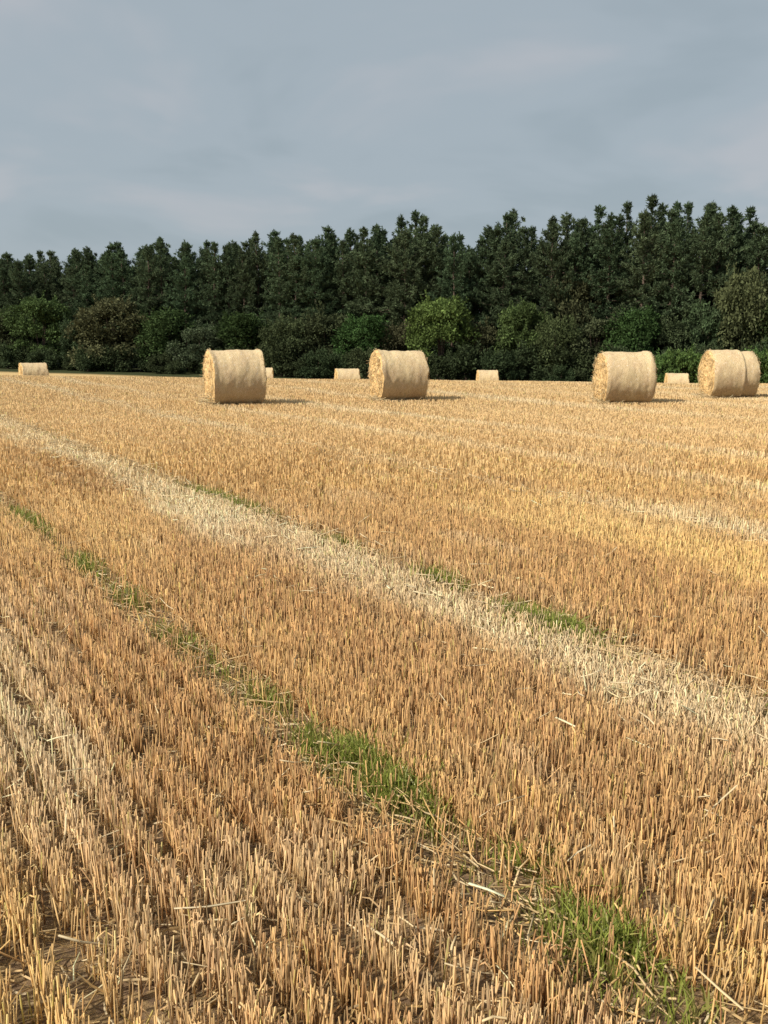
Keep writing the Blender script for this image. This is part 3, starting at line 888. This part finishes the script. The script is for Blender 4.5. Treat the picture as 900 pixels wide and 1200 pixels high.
DK = (0.074, 0.098, 0.046); MID = (0.086, 0.130, 0.046); OLV = (0.112, 0.115, 0.056)
BUSH = [bush_meshes(901, col=DK), bush_meshes(902, H=5.5, W=3.2, col=DK), bush_meshes(903, H=6.5, W=2.8, col=(0.05, 0.085, 0.03)), bush_meshes(904, H=7.0, W=3.2, col=MID, nl=56), bush_meshes(905, H=6.5, W=3.1, col=OLV, nl=50)]
LOWB = [bush_meshes(911 + i, H=2.6, W=2.0, col=(0.050, 0.070, 0.033), base=.05, nl=26, per=170) for i in range(3)]  # leaf colour set darker to stand for shade at the foot of the wood
def at_px(scr, off):
    """spot on the wood edge line seen at a photo column"""
    k = (scr - CX) / F * cp
    y = (104 + off) / (1 + .45 * k)
    return k * y, y
def bush_at(scr, ytop, width_px, off, kind, label, group=None, tint=(1, 1, 1), H0=6.5):
    x, y = at_px(scr, off)
    top = CAM_H + (395 - ytop) / F / (cp * cp) * y
    h = top - float(terrain(x, y))
    me = BUSH[kind]; base_h = [6.5, 5.5, 6.5, 7.0, 6.5][kind]; base_w = [3.0, 3.2, 2.8, 3.2, 3.1][kind]
    s = h / base_h
    w = width_px / F * y / 2 / (base_w * 1.08)
    return plant('bush', me, x, y, s, r.random() * 6.28, label, 'bush', group, tint, sxy=w / s)

bush_at(518, 346, 92, -7, 3, 'brightest green leafy bush at the foot of the pines, above a distant bale', tint=(1.15, 1.2, 1.0))
bush_at(612, 352, 70, -6, 3, 'mid green bush next to the brightest green bush, its crown leaning to darker trees', tint=(.85, .9, .9))
bush_at(48, 347, 86, -6, 3, 'mid green rounded bush near a lone distant bale on the skyline', tint=(1.05, 1.05, 1.05))
bush_at(132, 352, 104, -7, 4, 'brownish olive bush beside a mid green rounded bush at the wood edge', tint=(1.0, .98, 1.0))
bush_at(868, 322, 90, -4, 4, 'tall brownish olive bush rising behind the bale with a stepped wrap', tint=(.9, 1.0, .95))
bush_at(668, 330, 80, -1, 4, 'tall dull olive tree crown among the pines above the bale with a raised rim', tint=(.72, .82, .8))
G_B = 'dark bushes along the edge of the wood'
for scr, ytop, wpx, off, kd in ((-70, 350, 80, -6, 0), (0, 365, 70, -5, 1), (92, 370, 60, -8, 0), (195, 362, 80, -5, 2), (238, 378, 70, -7, 0), (285, 366, 80, -5, 2), (335, 372, 76, -7, 1), (380, 360, 80, -5, 0), (430, 368, 80, -6, 2),
                           (470, 380, 60, -4, 1), (565, 375, 60, -5, 0), (655, 372, 70, -7, 1), (700, 366, 76, -5, 0), (745, 360, 80, -6, 2), (795, 368, 70, -5, 0), (828, 355, 70, -4, 1), (925, 350, 90, -6, 2), (990, 360, 90, -6, 0)):
    bush_at(scr, ytop, wpx, off, kd, 'dark green broadleaf bush in the line along the wood edge', G_B, tint=(r.uniform(.85, 1.15), r.uniform(.85, 1.1), 1))
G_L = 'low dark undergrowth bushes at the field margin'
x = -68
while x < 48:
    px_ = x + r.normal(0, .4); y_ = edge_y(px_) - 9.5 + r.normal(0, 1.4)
    plant('low_bush', LOWB[r.integers(0, 3)], px_, y_, r.uniform(.45, 1.25), r.random() * 6.28, 'low shrub with leaves coloured darker for shade, at the foot of the wood along the field margin', 'shrub', G_L)
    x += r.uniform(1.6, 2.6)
# the strip of lighter green hedge by the right-hand bales
for scr, hh in ((775, 1.0), (800, 1.1), (826, .95), (890, 1.1), (915, 1.0)):
    x_, y_ = at_px(scr, -17)
    plant('low_bush', LOWB[r.integers(0, 3)], x_, y_, hh * .9, r.random() * 6.28, 'low lighter green hedge shrub in front of the dark undergrowth, behind the stepped bale', 'shrub', 'lighter green hedge shrubs', tint=(1.7, 2.0, 1.3), sxy=.9)
